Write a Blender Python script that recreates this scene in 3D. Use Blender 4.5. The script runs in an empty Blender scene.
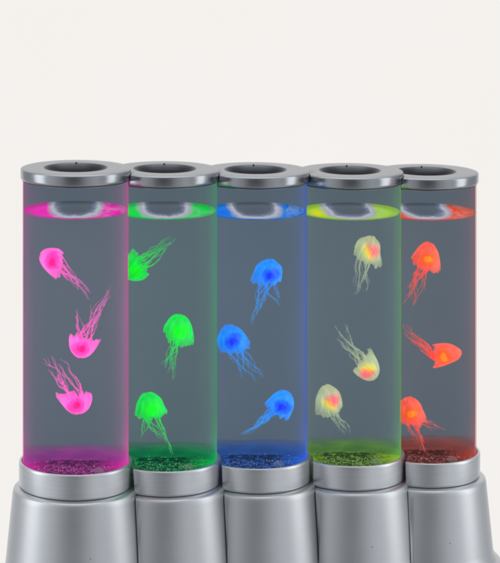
import bpy, bmesh, math, random
from mathutils import Vector, Matrix, noise

random.seed(7)
PI = math.pi
MM = 0.001
scene = bpy.context.scene
COL = scene.collection


def lin(h, k=1.0):
    h = h.lstrip('#')
    out = []
    for i in (0, 2, 4):
        c = int(h[i:i + 2], 16) / 255.0
        c = c / 12.92 if c <= 0.04045 else ((c + 0.055) / 1.055) ** 2.4
        out.append(c * k)
    return (out[0], out[1], out[2], 1.0)


# ------------------------------------------------------------------ materials
def new_mat(name):
    m = bpy.data.materials.new(name)
    m.use_nodes = True
    nt = m.node_tree
    nt.nodes.clear()
    out = nt.nodes.new('ShaderNodeOutputMaterial')
    return m, nt, out


def N(nt, typ, **kw):
    n = nt.nodes.new(typ)
    for k, v in kw.items():
        if k.startswith('i_'):
            n.inputs[k[2:].replace('_', ' ')].default_value = v
        else:
            setattr(n, k, v)
    return n


def math_node(nt, op, a, b=None, clamp=False, c=None):
    n = nt.nodes.new('ShaderNodeMath')
    n.operation = op
    n.use_clamp = clamp
    for i, v in enumerate((a, b, c)):
        if v is None:
            continue
        if isinstance(v, (int, float)):
            n.inputs[i].default_value = v
        else:
            nt.links.new(v, n.inputs[i])
    return n.outputs[0]


def ramp(nt, fac, stops, interp='LINEAR'):
    r = nt.nodes.new('ShaderNodeValToRGB')
    r.color_ramp.interpolation = interp
    els = r.color_ramp.elements
    while len(els) > 1:
        els.remove(els[-1])
    els[0].position = stops[0][0]
    els[0].color = stops[0][1]
    for p, c in stops[1:]:
        e = els.new(p)
        e.color = c
    nt.links.new(fac, r.inputs[0])
    return r.outputs[0]


def mixc(nt, fac, a, b, mode='MIX'):
    n = nt.nodes.new('ShaderNodeMix')
    n.data_type = 'RGBA'
    n.blend_type = mode
    for sock, v in ((n.inputs[0], fac), (n.inputs[6], a), (n.inputs[7], b)):
        if isinstance(v, (int, float, tuple)):
            sock.default_value = v
        else:
            nt.links.new(v, sock)
    return n.outputs[2]


def g(v):
    return (v, v, v, 1.0)


def metal(name, base, rough, aniso=0.0, brush=0.0, deep=None):
    m, nt, out = new_mat(name)
    L = nt.links
    p = N(nt, 'ShaderNodeBsdfPrincipled')
    p.inputs['Metallic'].default_value = 1.0
    tc = N(nt, 'ShaderNodeTexCoord')
    sep = N(nt, 'ShaderNodeSeparateXYZ')
    L.new(tc.outputs['Object'], sep.inputs[0])
    x, y, z = sep.outputs
    rad = math_node(nt, 'SQRT', math_node(nt, 'ADD', math_node(nt, 'MULTIPLY', x, x), math_node(nt, 'MULTIPLY', y, y)))
    com = N(nt, 'ShaderNodeCombineXYZ')
    L.new(math_node(nt, 'MULTIPLY', math_node(nt, 'ADD', rad, z), 1400.0), com.inputs[0])
    L.new(math_node(nt, 'MULTIPLY', x, 14.0), com.inputs[1])
    L.new(math_node(nt, 'MULTIPLY', y, 14.0), com.inputs[2])
    n1 = N(nt, 'ShaderNodeTexNoise')
    n1.inputs['Scale'].default_value = 1.0
    n1.inputs['Detail'].default_value = 3.0
    L.new(com.outputs[0], n1.inputs['Vector'])
    n2 = N(nt, 'ShaderNodeTexNoise')
    n2.inputs['Scale'].default_value = 30.0
    n2.inputs['Detail'].default_value = 4.0
    L.new(tc.outputs['Object'], n2.inputs['Vector'])
    v = math_node(nt, 'ADD', math_node(nt, 'MULTIPLY', math_node(nt, 'SUBTRACT', n1.outputs[0], 0.5), brush),
                  math_node(nt, 'MULTIPLY', math_node(nt, 'SUBTRACT', n2.outputs[0], 0.5), 0.10))
    c = ramp(nt, math_node(nt, 'ADD', v, 0.5, True),
             [(0.0, tuple(b * 0.6 for b in base[:3]) + (1,)), (1.0, tuple(min(1, b * 1.4) for b in base[:3]) + (1,))])
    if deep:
        # shade painted into the dish: black towards its floor, paler near the lip
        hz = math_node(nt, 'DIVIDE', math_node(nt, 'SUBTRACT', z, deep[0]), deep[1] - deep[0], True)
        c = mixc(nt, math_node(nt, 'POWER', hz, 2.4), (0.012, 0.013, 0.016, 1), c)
    L.new(c, p.inputs['Base Color'])
    L.new(math_node(nt, 'ADD', math_node(nt, 'MULTIPLY', v, 0.35), rough, True), p.inputs['Roughness'])
    if aniso:
        p.inputs['Anisotropic'].default_value = aniso
        t = N(nt, 'ShaderNodeTangent')
        t.direction_type = 'RADIAL'
        t.axis = 'Z'
        L.new(t.outputs[0], p.inputs['Tangent'])
    bp = N(nt, 'ShaderNodeBump')
    bp.inputs['Strength'].default_value = 0.12
    bp.inputs['Distance'].default_value = 0.0001
    n3 = N(nt, 'ShaderNodeTexNoise')
    n3.inputs['Scale'].default_value = 1800.0
    L.new(tc.outputs['Object'], n3.inputs['Vector'])
    L.new(math_node(nt, 'ADD', n1.outputs[0], math_node(nt, 'MULTIPLY', n3.outputs[0], 0.6)), bp.inputs['Height'])
    L.new(bp.outputs[0], p.inputs['Normal'])
    L.new(p.outputs[0], out.inputs[0])
    return m


M_BASE = metal('satin_aluminium', (0.62, 0.635, 0.65), 0.40, 0.2, 0.10)
M_COLLAR = metal('collar_aluminium', (0.68, 0.695, 0.71), 0.36, 0.2, 0.30)
M_LIDTOP = metal('lid_top_aluminium', (0.43, 0.445, 0.465), 0.40, 0.0, 0.25)
M_LIDSIDE = metal('lid_band_aluminium', (0.37, 0.385, 0.405), 0.24, 0.0, 0.45)
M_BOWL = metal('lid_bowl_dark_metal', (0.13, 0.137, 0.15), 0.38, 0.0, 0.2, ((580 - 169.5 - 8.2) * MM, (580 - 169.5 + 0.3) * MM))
M_DARK = metal('dark_groove_metal', (0.10, 0.11, 0.12), 0.5)


def lining_mat(name, glow):
    """matt grey-blue inner wall of the tube, with an even emission added"""
    m, nt, out = new_mat(name)
    L = nt.links
    p = N(nt, 'ShaderNodeBsdfPrincipled')
    p.inputs['Roughness'].default_value = 0.85
    p.inputs['Specular IOR Level'].default_value = 0.1
    tc = N(nt, 'ShaderNodeTexCoord')
    n = N(nt, 'ShaderNodeTexNoise')
    n.inputs['Scale'].default_value = 12.0
    n.inputs['Detail'].default_value = 5.0
    L.new(tc.outputs['Object'], n.inputs['Vector'])
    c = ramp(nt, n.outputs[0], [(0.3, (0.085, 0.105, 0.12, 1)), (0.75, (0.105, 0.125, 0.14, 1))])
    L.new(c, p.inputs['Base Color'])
    # even emission added to brighten the wall, imitating scatter in the liquid
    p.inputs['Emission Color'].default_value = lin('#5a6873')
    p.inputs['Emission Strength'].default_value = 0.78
    L.new(p.outputs[0], out.inputs[0])
    return m


def glass_mat(name, glow, edge_glow):
    """clear acrylic wall: emission where seen edge-on stands in for lamp light carried inside it"""
    m, nt, out = new_mat(name)
    L = nt.links
    tr = N(nt, 'ShaderNodeBsdfTransparent')
    gl = N(nt, 'ShaderNodeBsdfGlossy')
    gl.inputs['Roughness'].default_value = 0.12
    gl.inputs['Color'].default_value = g(0.55)
    fr = N(nt, 'ShaderNodeFresnel')
    fr.inputs['IOR'].default_value = 1.18
    em = N(nt, 'ShaderNodeEmission')
    lw = N(nt, 'ShaderNodeLayerWeight')
    lw.inputs['Blend'].default_value = 0.5
    tc = N(nt, 'ShaderNodeTexCoord')
    sep = N(nt, 'ShaderNodeSeparateXYZ')
    L.new(tc.outputs['Object'], sep.inputs[0])
    z = sep.outputs[2]      # 0 at the foot of the lamp
    # facing: 0 front-on, 1 at the silhouette
    f = lw.outputs['Facing']
    e1 = math_node(nt, 'POWER', f, 3.0)
    e1 = math_node(nt, 'MULTIPLY', e1, math_node(nt, 'ADD', 0.95, math_node(nt, 'MULTIPLY', sep.outputs[0], 5.0)))
    # emission raised near the foot, as if more light leaked out there
    low = math_node(nt, 'SUBTRACT', 1.0, math_node(nt, 'DIVIDE', math_node(nt, 'SUBTRACT', z, 0.115), 0.06), True)
    e1 = math_node(nt, 'MULTIPLY', e1, math_node(nt, 'ADD', 1.0, math_node(nt, 'MULTIPLY', low, 1.2)))
    ns = N(nt, 'ShaderNodeTexNoise')
    ns.inputs['Scale'].default_value = 9.0
    L.new(tc.outputs['Object'], ns.inputs['Vector'])
    e1 = math_node(nt, 'MULTIPLY', e1, math_node(nt, 'ADD', 0.35, math_node(nt, 'MULTIPLY', ns.outputs[0], 1.0)))
    em.inputs['Color'].default_value = glow
    L.new(math_node(nt, 'MINIMUM', math_node(nt, 'MULTIPLY', e1, edge_glow), math_node(nt, 'ADD', 0.36, math_node(nt, 'MULTIPLY', low, 0.2))), em.inputs['Strength'])
    mx = N(nt, 'ShaderNodeMixShader')
    L.new(math_node(nt, 'MULTIPLY', fr.outputs[0], 0.25), mx.inputs[0])
    L.new(tr.outputs[0], mx.inputs[1])
    L.new(gl.outputs[0], mx.inputs[2])
    # edge also absorbs a bit
    tint = ramp(nt, f, [(0.6, g(1.0)), (1.0, (0.55, 0.55, 0.58, 1))])
    L.new(tint, tr.inputs['Color'])
    ad = N(nt, 'ShaderNodeAddShader')
    L.new(mx.outputs[0], ad.inputs[0])
    L.new(em.outputs[0], ad.inputs[1])
    L.new(ad.outputs[0], out.inputs[0])
    return m


def surface_mat(name, c1, c2, seed):
    """the liquid's top: emission for its glow, reflection of the lid painted in the middle, with a pale rippled border round it"""
    m, nt, out = new_mat(name)
    L = nt.links
    tc = N(nt, 'ShaderNodeTexCoord')
    sep = N(nt, 'ShaderNodeSeparateXYZ')
    L.new(tc.outputs['Object'], sep.inputs[0])
    x, y, _ = sep.outputs
    xm = math_node(nt, 'MULTIPLY', x, 1000.0)
    ym = math_node(nt, 'MULTIPLY', y, 1000.0)
    ns = N(nt, 'ShaderNodeTexNoise')
    ns.inputs['Scale'].default_value = 75.0
    ns.inputs['Detail'].default_value = 3.0
    ns.inputs['Distortion'].default_value = 0.8
    mp = N(nt, 'ShaderNodeMapping')
    mp.inputs['Scale'].default_value = (1.0, 0.35, 1.0)
    mp.inputs['Location'].default_value = (seed * 0.37, seed * 0.11, seed)
    L.new(tc.outputs['Object'], mp.inputs[0])
    L.new(mp.outputs[0], ns.inputs['Vector'])
    nv = math_node(nt, 'SUBTRACT', ns.outputs[0], 0.5)
    # elliptical distance from the painted reflection of the lid
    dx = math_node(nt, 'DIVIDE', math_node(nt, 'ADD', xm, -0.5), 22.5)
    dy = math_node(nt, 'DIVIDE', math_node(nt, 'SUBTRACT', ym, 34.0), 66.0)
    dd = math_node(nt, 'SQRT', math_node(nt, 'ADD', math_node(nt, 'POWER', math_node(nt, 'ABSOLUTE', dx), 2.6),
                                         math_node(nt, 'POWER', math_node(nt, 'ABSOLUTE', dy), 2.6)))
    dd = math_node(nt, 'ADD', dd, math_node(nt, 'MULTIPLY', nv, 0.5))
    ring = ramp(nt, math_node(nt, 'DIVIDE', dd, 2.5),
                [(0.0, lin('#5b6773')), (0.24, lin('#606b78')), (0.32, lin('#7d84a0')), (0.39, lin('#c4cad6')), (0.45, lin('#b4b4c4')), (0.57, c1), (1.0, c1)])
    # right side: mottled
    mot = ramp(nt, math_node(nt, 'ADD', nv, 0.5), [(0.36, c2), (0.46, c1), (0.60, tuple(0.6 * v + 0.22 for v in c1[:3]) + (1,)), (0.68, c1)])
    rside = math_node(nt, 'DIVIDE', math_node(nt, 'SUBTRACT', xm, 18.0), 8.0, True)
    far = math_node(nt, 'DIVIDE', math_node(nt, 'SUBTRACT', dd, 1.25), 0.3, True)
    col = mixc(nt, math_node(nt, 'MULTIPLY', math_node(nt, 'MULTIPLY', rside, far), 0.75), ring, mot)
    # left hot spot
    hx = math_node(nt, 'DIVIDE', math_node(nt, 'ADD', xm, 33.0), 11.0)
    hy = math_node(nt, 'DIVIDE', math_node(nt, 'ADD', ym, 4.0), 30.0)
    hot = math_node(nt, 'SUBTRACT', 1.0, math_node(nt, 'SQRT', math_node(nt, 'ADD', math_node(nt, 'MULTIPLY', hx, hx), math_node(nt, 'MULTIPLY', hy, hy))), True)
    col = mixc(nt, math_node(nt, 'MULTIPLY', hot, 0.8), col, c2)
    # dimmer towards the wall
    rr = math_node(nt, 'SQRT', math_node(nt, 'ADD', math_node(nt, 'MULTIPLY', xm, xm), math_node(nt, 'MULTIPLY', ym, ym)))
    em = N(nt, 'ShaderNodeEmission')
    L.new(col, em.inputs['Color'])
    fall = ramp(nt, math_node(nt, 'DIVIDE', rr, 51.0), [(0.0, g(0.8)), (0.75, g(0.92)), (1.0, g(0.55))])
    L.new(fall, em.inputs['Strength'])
    gl = N(nt, 'ShaderNodeBsdfGlossy')
    gl.inputs['Roughness'].default_value = 0.06
    bp = N(nt, 'ShaderNodeBump')
    bp.inputs['Strength'].default_value = 0.4
    bp.inputs['Distance'].default_value = 0.0008
    L.new(ns.outputs[0], bp.inputs['Height'])
    L.new(bp.outputs[0], gl.inputs['Normal'])
    mx = N(nt, 'ShaderNodeMixShader')
    mx.inputs[0].default_value = 0.10
    L.new(em.outputs[0], mx.inputs[1])
    L.new(gl.outputs[0], mx.inputs[2])
    L.new(mx.outputs[0], out.inputs[0])
    return m


def painted_glow_mat(name, col, deep, alpha):
    """tinted translucent emission imitating light refracted and reflected in the tube"""
    m, nt, out = new_mat(name)
    L = nt.links
    tc = N(nt, 'ShaderNodeTexCoord')
    ns = N(nt, 'ShaderNodeTexNoise')
    ns.inputs['Scale'].default_value = 55.0
    ns.inputs['Detail'].default_value = 5.0
    mp = N(nt, 'ShaderNodeMapping')
    mp.inputs['Scale'].default_value = (0.6, 0.6, 2.4)
    L.new(tc.outputs['Object'], mp.inputs[0])
    L.new(mp.outputs[0], ns.inputs['Vector'])
    c = ramp(nt, ns.outputs[0], [(0.35, deep), (0.7, col)])
    sep = N(nt, 'ShaderNodeSeparateXYZ')
    L.new(tc.outputs['Object'], sep.inputs[0])
    hz = math_node(nt, 'DIVIDE', math_node(nt, 'SUBTRACT', math_node(nt, 'MULTIPLY', sep.outputs[2], 1000.0), 124.0), 14.0, True)
    c = mixc(nt, math_node(nt, 'MULTIPLY', math_node(nt, 'POWER', hz, 1.3), 0.62), c, lin('#66707c'))
    em = N(nt, 'ShaderNodeEmission')
    em.inputs['Strength'].default_value = 0.92
    L.new(c, em.inputs['Color'])
    df = N(nt, 'ShaderNodeBsdfDiffuse')
    L.new(c, df.inputs['Color'])
    ad = N(nt, 'ShaderNodeMixShader')
    ad.inputs[0].default_value = 0.35
    L.new(em.outputs[0], ad.inputs[1])
    L.new(df.outputs[0], ad.inputs[2])
    tr = N(nt, 'ShaderNodeBsdfTransparent')
    mx = N(nt, 'ShaderNodeMixShader')
    L.new(math_node(nt, 'MULTIPLY', math_node(nt, 'SUBTRACT', 1.0, math_node(nt, 'MULTIPLY', math_node(nt, 'POWER', hz, 2.5), 0.75)), alpha), mx.inputs[0])
    L.new(tr.outputs[0], mx.inputs[1])
    L.new(ad.outputs[0], mx.inputs[2])
    L.new(mx.outputs[0], out.inputs[0])
    return m


def bed_mat(name, col, deep, hot):
    m, nt, out = new_mat(name)
    L = nt.links
    tc = N(nt, 'ShaderNodeTexCoord')
    sep = N(nt, 'ShaderNodeSeparateXYZ')
    L.new(tc.outputs['Object'], sep.inputs[0])
    ns = N(nt, 'ShaderNodeTexNoise')
    ns.inputs['Scale'].default_value = 160.0
    ns.inputs['Detail'].default_value = 6.0
    L.new(tc.outputs['Object'], ns.inputs['Vector'])
    c = ramp(nt, ns.outputs[0], [(0.35, tuple(v * 0.75 for v in deep[:3]) + (1,)), (0.5, deep), (0.66, col)])
    # glow painted in: hotter colours towards the left and right
    xm = math_node(nt, 'MULTIPLY', sep.outputs[0], 1000.0)
    side = math_node(nt, 'DIVIDE', math_node(nt, 'SUBTRACT', math_node(nt, 'ABSOLUTE', math_node(nt, 'ADD', xm, 2.0)), 22.0), 24.0, True)
    c2 = ramp(nt, ns.outputs[0], [(0.3, col), (0.7, hot)])
    cc = mixc(nt, side, c, c2)
    em = N(nt, 'ShaderNodeEmission')
    L.new(cc, em.inputs['Color'])
    em.inputs['Strength'].default_value = 0.8
    df = N(nt, 'ShaderNodeBsdfPrincipled')
    L.new(cc, df.inputs['Base Color'])
    df.inputs['Roughness'].default_value = 0.3
    mx = N(nt, 'ShaderNodeMixShader')
    mx.inputs[0].default_value = 0.3
    L.new(em.outputs[0], mx.inputs[1])
    L.new(df.outputs[0], mx.inputs[2])
    L.new(mx.outputs[0], out.inputs[0])
    return m


def bead_mat(name, c):
    m, nt, out = new_mat(name)
    L = nt.links
    p = N(nt, 'ShaderNodeBsdfPrincipled')
    p.inputs['Roughness'].default_value = 0.15
    gi = N(nt, 'ShaderNodeNewGeometry')
    cc = ramp(nt, gi.outputs['Random Per Island'], [(0.0, tuple(v * 0.5 for v in c[:3]) + (1,)), (1.0, tuple(0.5 * v + 0.25 for v in c[:3]) + (1,))])
    L.new(cc, p.inputs['Base Color'])
    L.new(cc, p.inputs['Emission Color'])
    p.inputs['Emission Strength'].default_value = 0.5
    L.new(p.outputs[0], out.inputs[0])
    return m


def bell_mat(name, main, rim, core1, core2, opacity, strength=1.0, two_tone=False):
    """silicone with its glow painted in: hot core colours fading to a lighter rim"""
    m, nt, out = new_mat(name)
    L = nt.links
    tc = N(nt, 'ShaderNodeTexCoord')
    sep = N(nt, 'ShaderNodeSeparateXYZ')
    L.new(tc.outputs['Object'], sep.inputs[0])
    x, y, z = sep.outputs
    ns = N(nt, 'ShaderNodeTexNoise')
    ns.inputs['Scale'].default_value = 110.0
    ns.inputs['Detail'].default_value = 4.0
    ns.inputs['Distortion'].default_value = 0.6
    L.new(tc.outputs['Object'], ns.inputs['Vector'])
    nv = math_node(nt, 'SUBTRACT', ns.outputs[0], 0.5)
    # distance from the centre of the painted core glow (a point inside the bell, bell radius = 1 unit of 14 mm)
    dx = math_node(nt, 'DIVIDE', math_node(nt, 'SUBTRACT', x, 0.0015), 0.0105)
    dz = math_node(nt, 'DIVIDE', math_node(nt, 'SUBTRACT', z, 0.010), 0.0085)
    d = math_node(nt, 'SQRT', math_node(nt, 'ADD', math_node(nt, 'MULTIPLY', dx, dx), math_node(nt, 'MULTIPLY', dz, dz)))
    d = math_node(nt, 'ADD', d, math_node(nt, 'MULTIPLY', nv, 1.0))
    if two_tone:
        side = math_node(nt, 'ADD', math_node(nt, 'MULTIPLY', math_node(nt, 'ADD', x, math_node(nt, 'SUBTRACT', z, 0.0105)), 55.0), math_node(nt, 'ADD', 0.5, math_node(nt, 'MULTIPLY', nv, 0.8)), True)
        hot = ramp(nt, side, [(0.0, lin('#d6dc78')), (0.33, lin('#f4d048')), (0.6, lin('#f79a5a')), (0.85, core1)], 'EASE')
        fac = ramp(nt, math_node(nt, 'MULTIPLY', d, 0.62), [(0.25, g(1.0)), (0.75, g(0.0))], 'EASE')
        c = mixc(nt, fac, main, hot)
    else:
        c = ramp(nt, d, [(0.0, core1), (0.25, core1), (0.60, core2), (1.0, main)], 'EASE')
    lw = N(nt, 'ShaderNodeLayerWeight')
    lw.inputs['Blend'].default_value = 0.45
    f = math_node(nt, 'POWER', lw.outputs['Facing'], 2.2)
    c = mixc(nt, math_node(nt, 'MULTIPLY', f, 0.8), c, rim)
    # radial canals
    ang = math_node(nt, 'ARCTAN2', y, x)
    can = math_node(nt, 'SINE', math_node(nt, 'ADD', math_node(nt, 'MULTIPLY', ang, 16.0), math_node(nt, 'MULTIPLY', nv, 4.0)))
    # emission streaks down the bell, imitating soft folds
    mpf = N(nt, 'ShaderNodeMapping')
    mpf.inputs['Scale'].default_value = (1.0, 1.0, 0.35)
    L.new(tc.outputs['Object'], mpf.inputs[0])
    nf = N(nt, 'ShaderNodeTexNoise')
    nf.inputs['Scale'].default_value = 210.0
    nf.inputs['Detail'].default_value = 3.0
    L.new(mpf.outputs[0], nf.inputs['Vector'])
    fold = math_node(nt, 'SUBTRACT', nf.outputs[0], 0.5)
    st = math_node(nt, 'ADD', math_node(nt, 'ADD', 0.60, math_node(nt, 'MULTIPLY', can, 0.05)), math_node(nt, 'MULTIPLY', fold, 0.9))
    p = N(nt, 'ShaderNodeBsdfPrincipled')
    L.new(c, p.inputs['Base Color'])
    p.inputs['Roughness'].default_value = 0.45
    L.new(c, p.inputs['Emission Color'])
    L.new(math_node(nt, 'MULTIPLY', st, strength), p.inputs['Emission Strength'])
    # opacity: thins at the margin (z near 0)
    zz = math_node(nt, 'DIVIDE', z, 0.007, True)
    al = math_node(nt, 'MULTIPLY', math_node(nt, 'ADD', 0.45, math_node(nt, 'MULTIPLY', zz, 0.55)), opacity, True)
    al = math_node(nt, 'MULTIPLY', al, math_node(nt, 'SUBTRACT', 1.0, math_node(nt, 'MULTIPLY', math_node(nt, 'POWER', lw.outputs['Facing'], 3.0), 0.6)))
    L.new(al, p.inputs['Alpha'])
    bp = N(nt, 'ShaderNodeBump')
    bp.inputs['Strength'].default_value = 0.22
    bp.inputs['Distance'].default_value = 0.0006
    L.new(math_node(nt, 'ADD', can, math_node(nt, 'MULTIPLY', ns.outputs[0], 3.0)), bp.inputs['Height'])
    L.new(bp.outputs[0], p.inputs['Normal'])
    L.new(p.outputs[0], out.inputs[0])
    return m


def tentacle_mat(name, c, tip, alpha, strength=0.7):
    m, nt, out = new_mat(name)
    L = nt.links
    p = N(nt, 'ShaderNodeBsdfPrincipled')
    tc = N(nt, 'ShaderNodeTexCoord')
    ns = N(nt, 'ShaderNodeTexNoise')
    ns.inputs['Scale'].default_value = 260.0
    L.new(tc.outputs['Object'], ns.inputs['Vector'])
    uv = N(nt, 'ShaderNodeAttribute')
    uv.attribute_name = 'along'
    cc = mixc(nt, uv.outputs['Fac'], c, tip)
    L.new(cc, p.inputs['Base Color'])
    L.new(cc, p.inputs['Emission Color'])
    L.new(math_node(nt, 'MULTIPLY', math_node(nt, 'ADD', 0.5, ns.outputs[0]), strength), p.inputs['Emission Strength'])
    L.new(math_node(nt, 'MULTIPLY', math_node(nt, 'SUBTRACT', 1.0, math_node(nt, 'MULTIPLY', uv.outputs['Fac'], 0.45)), alpha), p.inputs['Alpha'])
    p.inputs['Roughness'].default_value = 0.4
    L.new(p.outputs[0], out.inputs[0])
    return m


# ------------------------------------------------------------------ mesh helpers
def link_mesh(name, bm, mat, parent=None, smooth=True):
    me = bpy.data.meshes.new(name)
    bm.normal_update()
    bm.to_mesh(me)
    bm.free()
    for m in (mat if isinstance(mat, (list, tuple)) else [mat]):
        me.materials.append(m)
    if smooth:
        for p in me.polygons:
            p.use_smooth = True
    o = bpy.data.objects.new(name, me)
    COL.objects.link(o)
    if parent is not None:
        o.parent = parent
    return o


def lathe(profile, seg=320, mats=None, bm=None, close=False):
    """profile: (r, z) in mm from one end to the other; mats: material index per segment"""
    bm = bm or bmesh.new()
    rings = []
    for r, z in profile:
        if r < 1e-6:
            rings.append([bm.verts.new((0, 0, z * MM))])
        else:
            rings.append([bm.verts.new((r * MM * math.cos(2 * PI * k / seg), r * MM * math.sin(2 * PI * k / seg), z * MM)) for k in range(seg)])
    pairs = list(zip(rings[:-1], rings[1:]))
    if close:
        pairs.append((rings[-1], rings[0]))
    for i, (a, b) in enumerate(pairs):
        for k in range(seg):
            k2 = (k + 1) % seg
            if len(a) == 1 and len(b) == 1:
                continue
            if len(a) == 1:
                f = bm.faces.new((a[0], b[k2], b[k]))
            elif len(b) == 1:
                f = bm.faces.new((a[k], a[k2], b[0]))
            else:
                f = bm.faces.new((a[k], a[k2], b[k2], b[k]))
            if mats:
                f.material_index = mats[i]
    return bm


def fillet(pts, r, n=5):
    """round the corners of an open (r,z) polyline"""
    out = [pts[0]]
    for i in range(1, len(pts) - 1):
        p0, p1, p2 = Vector(pts[i - 1]), Vector(pts[i]), Vector(pts[i + 1])
        rr = r[i] if isinstance(r, (list, tuple)) else r
        d0, d1 = (p0 - p1), (p2 - p1)
        t = min(rr, d0.length * 0.48, d1.length * 0.48)
        if t < 1e-4:
            out.append(tuple(p1))
            continue
        a = p1 + d0.normalized() * t
        b = p1 + d1.normalized() * t
        for k in range(n + 1):
            s = k / n
            q = a * (1 - s) ** 2 + p1 * 2 * s * (1 - s) + b * s * s
            out.append((q.x, q.y))
    out.append(pts[-1])
    return out


# ------------------------------------------------------------------ the setting
D = 2200.0                 # distance camera - middle lamp, mm
H0 = 326.0                 # camera height above the lid tops
LIDY = 169.5
HORIZ = LIDY - H0
FOOT = 580.0               # picture row of the underside of the middle lamp's foot at its axis
zpx = lambda py: FOOT - py     # local height (mm) in a lamp of a picture row at the axis
CAM_Z = zpx(HORIZ)
CAM_X = -130.0             # the camera stands in front of the left-hand lamps
PX0 = 250.0 + CAM_X

# lamps: axis column in the picture and distance behind the middle one (mm); each stands one low step
# lower than the one before
LAMPS = [
    dict(cx=75.6, y=-58.0),
    dict(cx=164.8, y=-27.0),
    dict(cx=255.4, y=0.0),
    dict(cx=349.8, y=24.0),
    dict(cx=425.6, y=51.0),
]
for l in LAMPS:
    k = (D + l['y']) / D
    l['k'] = k
    l['x'] = CAM_X + (l['cx'] - PX0) * k
    mid = 245.0            # row kept level from lamp to lamp
    l['z'] = CAM_Z - (mid - HORIZ) * k - zpx(mid)

# backdrop: a big white sheet behind the lamps, emission added instead of lighting it, curving forward at the foot
bdm, nt, out = new_mat('emissive_white_backdrop')
e = N(nt, 'ShaderNodeEmission')
tc = N(nt, 'ShaderNodeTexCoord')
ns = N(nt, 'ShaderNodeTexNoise')
ns.inputs['Scale'].default_value = 1.2
nt.links.new(tc.outputs['Object'], ns.inputs['Vector'])
nt.links.new(ramp(nt, ns.outputs[0], [(0.3, lin('#f4f1ed')), (0.7, lin('#f5f2ef'))]), e.inputs['Color'])
e.inputs['Strength'].default_value = 1.0
nt.links.new(e.outputs[0], out.inputs[0])
bm = bmesh.new()
prof = [(2.4, 1.6), (2.4, -0.9)] + [(2.4 - 0.5 * (1 - math.cos(a)), -0.9 - 0.5 * math.sin(a)) for a in [PI / 2 * i / 10 for i in range(1, 11)]] + [(1.0, -1.4)]
rows = [[bm.verts.new((x, y, z)) for x in (-2.2, -1.1, 0, 1.1, 2.2)] for y, z in prof]
for a, b in zip(rows[:-1], rows[1:]):
    for i in range(4):
        bm.faces.new((a[i], a[i + 1], b[i + 1], b[i]))
bd = link_mesh('backdrop', bm, bdm)
bd['kind'] = 'structure'

pm, nt, out = new_mat('white_plinth_paint')
p = N(nt, 'ShaderNodeBsdfPrincipled')
tc = N(nt, 'ShaderNodeTexCoord')
ns = N(nt, 'ShaderNodeTexNoise')
ns.inputs['Scale'].default_value = 40
nt.links.new(tc.outputs['Object'], ns.inputs['Vector'])
nt.links.new(ramp(nt, ns.outputs[0], [(0.3, g(0.74)), (0.7, g(0.8))]), p.inputs['Base Color'])
p.inputs['Roughness'].default_value = 0.6
nt.links.new(p.outputs[0], out.inputs[0])
bm = bmesh.new()
for l in LAMPS:
    b2 = lathe([(0, l['z']), (74, l['z']), (74.5, l['z'] - 1), (74.5, -1300), (0, -1300)], 96)
    bmesh.ops.translate(b2, verts=b2.verts, vec=(l['x'] * MM, l['y'] * MM, 0))
    tmp = bpy.data.meshes.new('tmp')
    b2.to_mesh(tmp)
    b2.free()
    bm.from_mesh(tmp)
    bpy.data.meshes.remove(tmp)
pl = link_mesh('stepped_plinth', bm, pm, smooth=False)
pl['kind'] = 'structure'


# ------------------------------------------------------------------ the lamp
PAL = {
    'pink': dict(glow=lin('#e0309c'), edge=0.62, s1=lin('#f43cc0'), s2=lin('#ff10c0'), band_glow=lin('#b04aa6'), deep=lin('#8a4490'), bed=lin('#b83ca2'), beddeep=lin('#5e3060'), hot=lin('#f024b0')),
    'green': dict(glow=lin('#10a050'), edge=0.66, s1=lin('#1fdc62'), s2=lin('#00f818'), band_glow=lin('#149a58'), deep=lin('#167050'), bed=lin('#16a054'), beddeep=lin('#14463a'), hot=lin('#10c850')),
    'blue': dict(glow=lin('#2850d8'), edge=0.62, s1=lin('#2484ea'), s2=lin('#0a6cff'), band_glow=lin('#3a68b8'), deep=lin('#345898'), bed=lin('#3468c4'), beddeep=lin('#243858'), hot=lin('#2a74e8')),
    'yellow': dict(glow=lin('#58a038'), edge=0.66, s1=lin('#a8e038'), s2=lin('#ffe808'), band_glow=lin('#6ea048'), deep=lin('#507c48'), bed=lin('#74a83e'), beddeep=lin('#385030'), hot=lin('#a8d028')),
    'red': dict(glow=lin('#b04838'), edge=0.55, s1=lin('#f25a40'), s2=lin('#ff3420'), band_glow=lin('#a8524a'), deep=lin('#7c4a4a'), bed=lin('#a04844'), beddeep=lin('#4c2e30'), hot=lin('#b84434')),
}


def blob(bm, c, r, sub=1, scale=(1, 1, 1)):
    ret = bmesh.ops.create_icosphere(bm, subdivisions=sub, radius=r)
    for v in ret['verts']:
        v.co = Vector((v.co.x * scale[0], v.co.y * scale[1], v.co.z * scale[2])) + Vector(c)


HULL = [(-10, 77.6), (zpx(567), 77.6), (zpx(563), 75.0), (zpx(556), 68.9), (zpx(551), 68.1), (zpx(486), 61.5), (zpx(481), 58.5), (zpx(478.5), 55.4),
        (zpx(453.4), 55.4), (zpx(453.2), 51.6), (zpx(180.4), 51.6), (zpx(180.0), 53.7), (zpx(169.2), 53.7), (zpx(168.8), 0.0), (9999, 0.0)]


def hull_r(z):
    for (z0, r0), (z1, r1) in zip(HULL[:-1], HULL[1:]):
        if z0 <= z <= z1:
            return r0 + (r1 - r0) * (z - z0) / max(1e-6, z1 - z0)
    return 0.0


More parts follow.
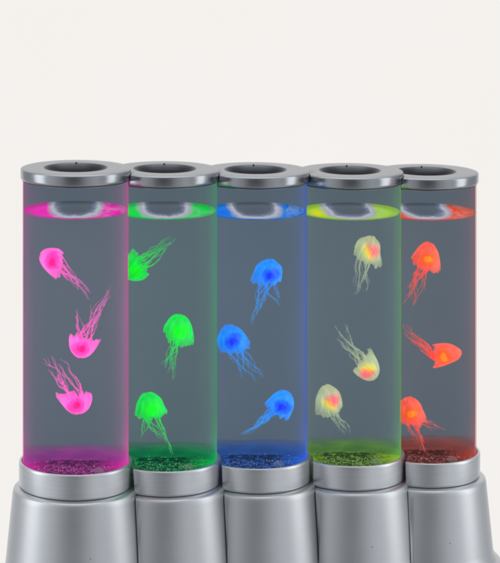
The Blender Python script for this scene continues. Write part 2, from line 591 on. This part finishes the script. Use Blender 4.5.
def nest(root, l, left):
    """the lamps stand pressed together: each is hollowed where its left-hand neighbour stands, so no two share space"""
    dx, dy, dz = (l['x'] - left['x']), (l['y'] - left['y']), (l['z'] - left['z'])
    for o in [c for c in COL.objects if c.parent == root]:
        if o.name.startswith('acrylic_tube'):
            # the tube simply stops against its neighbour's wall
            bm = bmesh.new()
            bm.from_mesh(o.data)
            gone = [f for f in bm.faces if all(math.hypot(v.co.x / MM + dx, v.co.y / MM + dy) < 51.7 for v in f.verts)]
            bmesh.ops.delete(bm, geom=gone, context='FACES')
            bm.to_mesh(o.data)
            bm.free()
            continue
        for v in o.data.vertices:
            x = v.co.x / MM + o.location.x / MM + dx
            y = v.co.y / MM + o.location.y / MM + dy
            z = v.co.z / MM + o.location.z / MM + dz
            R = hull_r(z)
            if R <= 0:
                continue
            R += 0.6 if z < zpx(478.5) else (2.2 if z < zpx(453.3) else (0.5 if z > zpx(180.2) else 0.25))
            q = math.hypot(x, y)
            if q < R:
                f = R / max(q, 1e-6)
                v.co.x += x * (f - 1) * MM
                v.co.y += y * (f - 1) * MM


def make_lamp(l, pal, label):
    P = PAL[pal]
    root = bpy.data.objects.new('jellyfish_lamp', None)
    COL.objects.link(root)
    root.location = (l['x'] * MM, l['y'] * MM, l['z'] * MM)
    root['label'] = label
    root['category'] = 'lamp'
    root['group'] = 'jellyfish lamps standing in a row'
    Z = zpx
    # base: foot flange, tapering skirt, rounded shoulder, groove
    prof = [(0, 0), (76.5, 0), (77.5, Z(578)), (77.5, Z(567)), (75.5, Z(564)), (71.0, Z(561)), (68.8, Z(556)), (68.0, Z(551)),
            (61.2, Z(484)), (60.0, Z(480)), (55.0, Z(478.5)), (52.0, Z(478.5)), (52.0, Z(470)), (0, Z(470))]
    prof = fillet(prof, [0, 1, 1, 2, 2, 3, 3, 3, 5.0, 4.5, 0.6, 0, 0, 0], 6)
    base = link_mesh('base', lathe(prof, 384), M_BASE, root)
    # tiny sensor hole in the front of the base, where the photograph shows one
    if pal in ('pink', 'yellow', 'red'):
      b = lathe([(0, 0.2), (0.4, 0.2), (0.55, 0.0), (0.55, -0.8)], 20)
      dot = link_mesh('sensor_hole', b, M_DARK, base)
      zz = Z(530)
      rr = 68.0 - (zz - Z(551)) * (68.0 - 61.2) / 67.0
      a = math.radians(13.5)
      dot.location = (rr * math.sin(a) * MM, -rr * math.cos(a) * MM, zz * MM)
      dot.rotation_euler = (PI / 2, 0, a)
    # collar
    prof = [(51.9, Z(478)), (54.2, Z(478)), (55.0, Z(476)), (55.2, Z(456)), (54.9, Z(454.2)), (53.6, Z(453.4)), (52.2, Z(454)), (51.9, Z(458))]
    link_mesh('collar', lathe(fillet(prof, 0.9, 4), 384, close=False), M_COLLAR, root)
    # groove gasket between collar and base
    link_mesh('gasket', lathe([(53.4, Z(479.5)), (53.7, Z(478.6)), (53.7, Z(477.2)), (53.4, Z(476.6))], 160), M_DARK, root)
    # tube
    gm = glass_mat(pal + '_painted_glow_acrylic', P['glow'], P['edge'])
    link_mesh('acrylic_tube', lathe([(51.5, Z(470)), (51.5, Z(180.5))], 192), gm, root)
    # matt lining on the far half of the tube
    bm = bmesh.new()
    n = 72
    rows = []
    for zc in (Z(469), Z(400), Z(300), Z(181)):
        rows.append([bm.verts.new((50.9 * MM * math.cos(PI * k / n), 50.9 * MM * math.sin(PI * k / n), zc * MM)) for k in range(n + 1)])
    for a_, b_ in zip(rows[:-1], rows[1:]):
        for k in range(n):
            bm.faces.new((a_[k], a_[k + 1], b_[k + 1], b_[k]))
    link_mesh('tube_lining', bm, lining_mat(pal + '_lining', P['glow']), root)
    # liquid surface with its meniscus
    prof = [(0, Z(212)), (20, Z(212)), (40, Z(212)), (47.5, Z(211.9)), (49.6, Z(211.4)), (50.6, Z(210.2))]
    link_mesh('liquid_surface', lathe(prof, 128), surface_mat(pal + '_painted_glow_liquid', P['s1'], P['s2'], 0.31 * l['cx']), root)
    # added upright band imitating the refracted glow at the foot of the tube
    bm = bmesh.new()
    w = 50.0
    an = [PI * i / 40 for i in range(41)]
    arc = [(w * math.cos(q), 22.0 * math.sin(q)) for q in an]
    vt = [bm.verts.new((x * MM, y * MM, (Z(440.0) - 0.25 * y + 0.5 * math.sin(x * 0.11)) * MM)) for x, y in arc]
    vb = [bm.verts.new((x * MM, y * MM, Z(462) * MM)) for x, y in arc]
    for i in range(40):
        bm.faces.new((vb[i], vb[i + 1], vt[i + 1], vt[i]))
    link_mesh('refracted_glow', bm, painted_glow_mat(pal + '_refracted_glow', P['band_glow'], P['deep'], 0.93), root)
    # bed of the tube, with emission standing in for LEDs beneath
    bm = lathe([(0, Z(460.5)), (20, Z(460.5)), (40, Z(460.2)), (48, Z(459.6)), (50.8, Z(458.5))], 128)
    for v in bm.verts:
        v.co.z += 0.0003 * noise.noise(v.co * 160)
    bed = link_mesh('light_bed', bm, bed_mat(pal + '_painted_glow_bed', P['bed'], P['beddeep'], P['hot']), root)
    # air bubbles clinging to the bed
    bm = bmesh.new()
    for i in range(420):
        rr = 44 * math.sqrt(random.random())
        an = random.uniform(0, 2 * PI)
        if random.random() < 0.55:
            rr = random.gauss(24, 8)
            an = random.uniform(-PI * 0.95, -PI * 0.05)
        rr = min(abs(rr), 47)
        s = random.choice((0.18, 0.22, 0.28, 0.35, 0.5)) * MM
        blob(bm, (rr * MM * math.cos(an), rr * MM * math.sin(an), (Z(459.6) + random.random() * 1.2) * MM), s, 1)
    bb = link_mesh('bubbles', bm, bead_mat(pal + '_bubbles', P['hot']), root)
    bb['kind'] = 'stuff'
    bm = bmesh.new()
    blob(bm, (0, 0, 0), 1.0 * MM, 3, (5.2, 4.0, 3.4))  # added pale blob standing in for a reflection in the tube
    pg = link_mesh('reflection_blob', bm, painted_glow_mat(pal + '_reflection_blob', tuple(0.45 * v + 0.22 for v in P['band_glow'][:3]) + (1,), tuple(0.5 * v + 0.15 for v in P['band_glow'][:3]) + (1,), 0.30), root)
    pg.location = ((22.5 + random.uniform(-2, 2)) * MM, (-21 + random.uniform(-2, 2)) * MM, Z(458.5) * MM)
    # lid: flat ring round a dished middle; three looks on one turned piece
    T = Z(169.5)
    under = Z(180.2)
    prof = [(49.0, under - 2), (49.5, under), (52.6, under), (53.3, under + 0.8), (53.6, under + 2.0), (53.6, T - 1.6), (53.3, T - 0.7), (52.6, T - 0.25), (51.8, T),
            (48.0, T + 0.15), (34.0, T + 0.25), (31.2, T + 0.1), (30.2, T - 0.5), (28.5, T - 2.6), (24.0, T - 6.0), (16.0, T - 8.3), (8.0, T - 9.0), (0, T - 9.2)]
    mats = [1] * 6 + [0] * 5 + [2] * 7
    mats = mats[:len(prof) - 1]
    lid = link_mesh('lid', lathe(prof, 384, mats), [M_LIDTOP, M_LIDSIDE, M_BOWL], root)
    # gasket line under the lid and small vent stud at the far lip of the dish
    link_mesh('lid_gasket', lathe([(51.9, under + 0.3), (52.1, under - 0.9), (51.7, under - 1.2)], 160), M_DARK, root)
    bm = lathe([(0.9, 0), (0.95, 0.5), (0.7, 0.9), (0, 1.0)], 20)
    st = link_mesh('vent_stud', bm, M_DARK, lid)
    st.location = (0, 30.6 * MM, T * MM)
    return root


LABELS = [
    ('pink', 'silver lamp with pink jellyfish and magenta glowing water, frontmost and leftmost of the five'),
    ('green', 'silver lamp with green glowing water and three green jellyfish, between pink and blue lamps'),
    ('blue', 'silver lamp with blue glowing water and three blue jellyfish, in the middle of the row'),
    ('yellow', 'silver lamp with yellow-green glowing rim and pale jellyfish that have pink and yellow centres'),
    ('red', 'silver lamp with red glowing water and three orange-red jellyfish, at the right end'),
]
for i, (l, (pal, lab)) in enumerate(zip(LAMPS, LABELS)):
    r_ = make_lamp(l, pal, lab)
    if i:
        nest(r_, l, LAMPS[i - 1])


# ------------------------------------------------------------------ jellyfish
JM = {
    'pink': (bell_mat('pink_bell', lin('#f968cf'), lin('#ff96de'), lin('#ee1684'), lin('#f83fb6'), 0.90),
             tentacle_mat('pink_tentacle', lin('#e866c0'), lin('#c673ae'), 0.85, 0.55)),
    'green': (bell_mat('green_bell', lin('#14d84a'), lin('#2ff07a'), lin('#00f418'), lin('#08e830'), 0.92),
              tentacle_mat('green_tentacle', lin('#1fd84e'), lin('#4cb074'), 0.85, 0.55)),
    'blue': (bell_mat('blue_bell', lin('#2590f4'), lin('#48b4f8'), lin('#0a34ea'), lin('#1462f6'), 0.90),
             tentacle_mat('blue_tentacle', lin('#2f92e0'), lin('#4f98d0'), 0.8, 0.55)),
    'yellow': (bell_mat('pale_bell', lin('#b3c09a'), lin('#b6caa2'), lin('#f86a7c'), lin('#fcb83c'), 0.80, 0.90, True),
               tentacle_mat('pale_tentacle', lin('#b4bfa2'), lin('#9cac9c'), 0.75, 0.42)),
    'red': (bell_mat('orange_bell', lin('#f4604c'), lin('#f88a78'), lin('#ff8a20'), lin('#ff5c28'), 0.95),
            tentacle_mat('orange_tentacle', lin('#f0544a'), lin('#c0625c'), 0.85, 0.6)),
}


def tube_mesh(bm, pts, radii, along, layer, sides=6):
    rings = []
    n = len(pts)
    up = Vector((0.3, 1, 0.2)).normalized()
    for i, p in enumerate(pts):
        t = (pts[min(i + 1, n - 1)] - pts[max(i - 1, 0)])
        t.normalize()
        u = t.cross(up).normalized()
        w = t.cross(u).normalized()
        ring = []
        for k in range(sides):
            a = 2 * PI * k / sides
            v = bm.verts.new(p + (u * math.cos(a) + w * math.sin(a)) * radii[i])
            v[layer] = along[i]
            ring.append(v)
        rings.append(ring)
    for a, b in zip(rings[:-1], rings[1:]):
        for k in range(sides):
            bm.faces.new((a[k], a[(k + 1) % sides], b[(k + 1) % sides], b[k]))
    bm.faces.new(list(reversed(rings[0])))
    bm.faces.new(rings[-1])


def catmull(pts, n):
    P = [pts[0] * 2 - pts[1]] + list(pts) + [pts[-1] * 2 - pts[-2]]
    out = []
    seg = len(pts) - 1
    for s in range(n + 1):
        u = s / n * seg
        i = min(int(u), seg - 1)
        t = u - i
        a, b, c, d = P[i], P[i + 1], P[i + 2], P[i + 3]
        out.append(0.5 * ((2 * b) + (c - a) * t + (2 * a - 5 * b + 4 * c - d) * t * t + (3 * b - a - 3 * c + d) * t ** 3))
    return out


def make_jelly(lamp_i, pal, opening, apex, r, tips, depth, label, seed, lean=0.25, arms=None, wav=1.0):
    """opening/apex/tips are spots (column, row) in the plane through the lamp's axis"""
    rnd = random.Random(seed)
    l = LAMPS[lamp_i]
    k = l['k']

    def W(p, dy=0.0):
        kk = (D + l['y'] + dy) / D
        return Vector((CAM_X + (p[0] - PX0) * kk, l['y'] + dy, CAM_Z - (p[1] - HORIZ) * kk)) * MM

    o = W(opening, depth)
    ap = W(apex, depth)
    ax = ap - o
    h = ax.length
    ax.normalize()
    ax = (ax + Vector((0, -lean, 0))).normalized()
    zax = ax
    yax = Vector((0, 1, 0))
    xax = yax.cross(zax).normalized()
    yax = zax.cross(xax)
    R = Matrix((xax, yax, zax)).transposed().to_4x4()
    R.translation = o
    root = bpy.data.objects.new('toy_jellyfish', None)
    COL.objects.link(root)
    root.matrix_world = R
    Ri = R.inverted()
    root['label'] = label
    root['category'] = 'toy jellyfish'
    root['group'] = 'silicone jellyfish floating in the lamps'
    bmt, tmt = JM[pal]
    # bell: outer dome, ragged lobed margin, hollow underside
    r *= MM
    seg, lat = 72, 18
    bm = bmesh.new()
    ph = rnd.uniform(0, 6)
    lob = rnd.choice((7, 8, 9))
    rings = []
    tilt_a = rnd.uniform(0, 2 * PI) if rnd.random() < 0.3 else rnd.choice((0.0, PI)) + rnd.uniform(-0.5, 0.5)
    tilt_k = rnd.uniform(0.12, 0.26)

    def ring(rr, zz, amt, shell):
        out = []
        for j in range(seg):
            a = 2 * PI * j / seg
            nz = noise.noise(Vector((math.cos(a) * 1.6 + seed, math.sin(a) * 1.6, zz * 90)))
            nz2 = noise.noise(Vector((math.cos(a) * 5 + seed * 2, math.sin(a) * 5, 3.0)))
            lb = abs(math.sin(lob * a / 2 + ph))
            q = rr * (1 + 0.09 * nz + amt * 0.10 * (lb - 0.6) * 0.5)
            z_ = zz - amt * r * (0.13 * lb - 0.05 + 0.34 * nz2) + 0.09 * r * nz - amt * r * tilt_k * math.cos(a - tilt_a)
            q *= 1 + 0.10 * amt * math.cos(a - tilt_a)
            out.append(bm.verts.new((q * math.cos(a), q * math.sin(a), z_)))
        return out
    for i in range(1, lat + 1):
        t = i / lat
        th = t * PI / 2
        rr = r * math.sin(th) ** 0.9
        rr *= 1.0 + 0.05 * max(0, t - 0.8) / 0.2
        zz = h * math.cos(th) ** 1.05
        amt = max(0, (t - 0.55) / 0.45) ** 2
        rings.append(ring(rr, zz, amt, 0))
    for i in range(6):
        t = 1 - i / 6
        th = t * PI / 2
        rings.append(ring(r * 0.93 * math.sin(th) ** 0.9, h * 0.86 * math.cos(th) + 0.0002, max(0, (t - 0.55) / 0.45) ** 2, 1))
    top = bm.verts.new((0, 0, h))
    bot = bm.verts.new((0, 0, h * 0.86))
    for j in range(seg):
        bm.faces.new((top, rings[0][j], rings[0][(j + 1) % seg]))
    for a_, b_ in zip(rings[:-1], rings[1:]):
        for j in range(seg):
            bm.faces.new((a_[j], b_[j], b_[(j + 1) % seg], a_[(j + 1) % seg]))
    for j in range(seg):
        bm.faces.new((bot, rings[-1][(j + 1) % seg], rings[-1][j]))
    link_mesh('bell', bm, bmt, root)
    # tentacles
    nt_ = 12
    for q in range(nt_):
        tip = tips[q % len(tips)]
        tw = W((tip[0] + rnd.gauss(0, 1.8), tip[1] + rnd.gauss(0, 1.8)), depth + rnd.uniform(-6, 6))
        reach = rnd.uniform(0.55, 1.0) if q >= len(tips) else 1.0
        tl = Ri @ tw
        a = rnd.uniform(0, 2 * PI)
        st = Vector((r * 0.45 * math.cos(a), r * 0.45 * math.sin(a), h * 0.25))
        mid0 = Vector((st.x * 1.05, st.y, -0.10 * r))
        end = mid0.lerp(tl, reach)
        L_ = (end - mid0).length
        side = Vector((0, 1, 0)).cross((end - mid0).normalized())
        pts = [st, mid0]
        ns_ = 5
        off = rnd.uniform(-1, 1)
        for s in range(1, ns_ + 1):
            t = s / ns_
            p_ = mid0.lerp(end, t)
            bow = math.sin(t * PI) * off * 0.07 * L_
            wob = rnd.gauss(0, 0.032) * L_ * wav * (1 - 0.3 * t)
            conv = (1 - t) * 0
            pts.append(p_ + side * (bow + wob) + Vector((0, rnd.gauss(0, 0.03) * L_, 0)))
        cp = catmull(pts, 40)
        thick = rnd.uniform(0.38, 0.62) if q >= 4 else rnd.uniform(0.8, 1.15)
        n = len(cp)
        al = [i / (n - 1) for i in range(n)]
        rad = []
        for i in range(n):
            t = al[i]
            fr = 1 + (0.35 * math.sin(i * 1.9 + q) + 0.3 * math.sin(i * 0.83 + 2 * q)) * (1 if q < 3 else 0.4)
            rad.append(max(0.12, thick * (1 - 0.72 * t) * fr) * MM)
        bm = bmesh.new()
        lay = bm.verts.layers.float.new('along')
        tube_mesh(bm, cp, rad, al, lay)
        # fine side threads, as moulded silicone has
        nb = 3 if q < 4 else 1
        for _ in range(nb):
            i0 = rnd.randint(int(n * 0.45), n - 6)
            dirv = (cp[min(i0 + 4, n - 1)] - cp[i0]).normalized()
            ln = rnd.uniform(0.12, 0.24) * L_
            sd = side * rnd.choice((-1, 1)) * rnd.uniform(0.25, 0.6)
            bp_ = [cp[i0], cp[i0] + (dirv + sd) * ln * 0.35, cp[i0] + (dirv + sd * 0.7) * ln * 0.7 + side * rnd.gauss(0, 0.04) * ln, cp[i0] + (dirv + sd * 0.6) * ln]
            bc = catmull(bp_, 10)
            tube_mesh(bm, bc, [max(0.1, 0.30 * (1 - 0.7 * s / 10)) * MM for s in range(11)], [al[i0] + (1 - al[i0]) * s / 10 for s in range(11)], lay, 5)
        link_mesh('tentacle', bm, tmt, root)
    return root


# (lamp, palette, opening, apex, radius, tips, depth, label)
J = [
    (0, 'pink', (59, 263), (40, 254), 12.8, [(87, 296), (84, 290), (80, 283)], -6, 'pink jellyfish at the top of the pink lamp, tentacles trailing down right'),
    (0, 'pink', (83.5, 339), (79, 357), 14.5, [(109, 290), (108, 294), (77, 307)], -8, 'upside-down pink jellyfish halfway up the pink lamp, tentacles rising right'),
    (0, 'pink', (75.5, 395), (79.5, 413), 15.5, [(42, 361), (52, 356), (60, 361)], -10, 'upside-down pink jellyfish lowest in the pink lamp, tentacles rising left'),
    (1, 'green', (140, 264), (126, 276), 14.5, [(176, 241), (170, 238), (168, 246)], 10, 'green jellyfish at the top of the green lamp, tentacles streaming up right'),
    (1, 'green', (177, 335), (181, 314), 14.8, [(162, 367), (174, 379), (166, 372)], -8, 'upright green jellyfish halfway up the green lamp'),
    (1, 'green', (151, 413), (148, 392), 15, [(172, 457), (140, 438), (171, 450)], -10, 'green jellyfish lowest in the green lamp, long forked tentacles near the bottom'),
    (2, 'blue', (267.5, 279), (271, 259), 15, [(253, 325), (255, 318), (281, 303)], -4, 'blue jellyfish at the top of the blue lamp'),
    (2, 'blue', (233, 345), (227, 325), 15, [(244, 377), (264, 378), (254, 378)], 8, 'blue jellyfish at mid height beside the left edge of the blue lamp'),
    (2, 'blue', (277, 410), (288, 391), 13.5, [(244, 436), (248, 433), (252, 428)], -10, 'light blue jellyfish lowest in the blue lamp, leaning right with tentacles down left'),
    (3, 'yellow', (366, 256), (372, 236), 14.5, [(354, 296), (366, 290), (358, 292)], -4, 'pale jellyfish with pink centre at the top of the yellow-green lamp'),
    (3, 'yellow', (362, 362), (376, 377), 13.5, [(333, 330), (343, 328), (338, 334)], -8, 'pale jellyfish with yellow and pink centre lying tilted, tentacles pointing up left'),
    (3, 'yellow', (330, 407), (326, 384), 13.5, [(351, 436), (342, 435), (347, 431)], -10, 'pale jellyfish with orange centre lowest in the yellow-green lamp'),
    (4, 'red', (424.5, 263), (429, 242), 14.3, [(404, 302), (414, 306), (408, 292)], -4, 'orange-red jellyfish at the top of the red lamp, tentacles hanging left'),
    (4, 'red', (435, 355), (461, 351), 11.5, [(403, 325), (406, 332), (412, 338)], 4, 'orange-red jellyfish lying on its side halfway up the red lamp'),
    (4, 'red', (410, 417), (408, 396), 13.8, [(441, 429), (426, 459), (424, 450)], 8, 'orange-red jellyfish lowest in the red lamp, partly behind the yellow-green lamp'),
]
for n_, a in enumerate(J):
    make_jelly(*a, seed=11 + n_)

# ------------------------------------------------------------------ light
w = bpy.data.worlds.new('World')
scene.world = w
w.use_nodes = True
nt = w.node_tree
bg = nt.nodes['Background']
# invented grey gradient, paler at sides and above, dark behind camera for metal reflections
tc = N(nt, 'ShaderNodeTexCoord')
sep = N(nt, 'ShaderNodeSeparateXYZ')
nt.links.new(tc.outputs['Generated'], sep.inputs[0])
gx, gy, gz = sep.outputs
front = math_node(nt, 'MULTIPLY', gy, -1.0, True)
off = math_node(nt, 'ADD', gx, 0.06)
az = math_node(nt, 'ABSOLUTE', off)
v = ramp(nt, az, [(0.0, g(0.12)), (0.2, g(0.17)), (0.46, g(0.50)), (0.75, g(0.70)), (0.93, g(0.5)), (1.0, g(0.40))], 'EASE')
up = ramp(nt, math_node(nt, 'ADD', math_node(nt, 'MULTIPLY', gz, 0.5), 0.5), [(0.0, g(0.35)), (0.45, g(0.0)), (0.6, g(0.0)), (1.0, g(0.8))])
bk = math_node(nt, 'GREATER_THAN', gy, 0.0)
v = mixc(nt, bk, v, g(0.45))
v = mixc(nt, up, v, g(0.85))
v = mixc(nt, 1.0, v, (0.94, 0.975, 1.03, 1), 'MULTIPLY')
nt.links.new(v, bg.inputs[0])
bg.inputs[1].default_value = 1.0


def area(name, loc, target, sx, sy, power, col=(1, 1, 1)):
    d = bpy.data.lights.new(name, 'AREA')
    d.shape = 'RECTANGLE'
    d.size, d.size_y = sx, sy
    d.energy = power
    d.color = col
    o = bpy.data.objects.new(name, d)
    COL.objects.link(o)
    o.location = loc
    o.rotation_euler = (Vector(target) - Vector(loc)).to_track_quat('-Z', 'Y').to_euler()
    return o


area('softbox', (-1.7, -0.35, 0.5), (0, 0, 0.2), 0.7, 1.6, 6, (0.97, 0.98, 1))
area('softbox', (1.7, -0.35, 0.5), (0, 0, 0.2), 0.7, 1.6, 6, (0.97, 0.98, 1))
area('top_softbox', (0, 0.2, 2.0), (0, 0, 0.2), 1.6, 1.0, 9)

# ------------------------------------------------------------------ camera
cd = bpy.data.cameras.new('camera')
cam = bpy.data.objects.new('camera', cd)
COL.objects.link(cam)
cam.location = (CAM_X * MM, -D * MM, CAM_Z * MM)
cam.rotation_euler = (PI / 2, 0, 0)
cd.sensor_fit = 'HORIZONTAL'
cd.sensor_width = 36
cd.lens = 36 * D / 500.0
cd.shift_x = -CAM_X / 500.0
cd.shift_y = -((281.5 - HORIZ) / 500.0)
cd.clip_start = 0.01
cd.clip_end = 50
scene.camera = cam

scene.render.engine = 'CYCLES'
scene.view_settings.view_transform = 'Standard'
scene.view_settings.look = 'None'
scene.view_settings.exposure = 0
scene.cycles.filter_width = 2.3
scene.cycles.max_bounces = 10
scene.cycles.transparent_max_bounces = 24
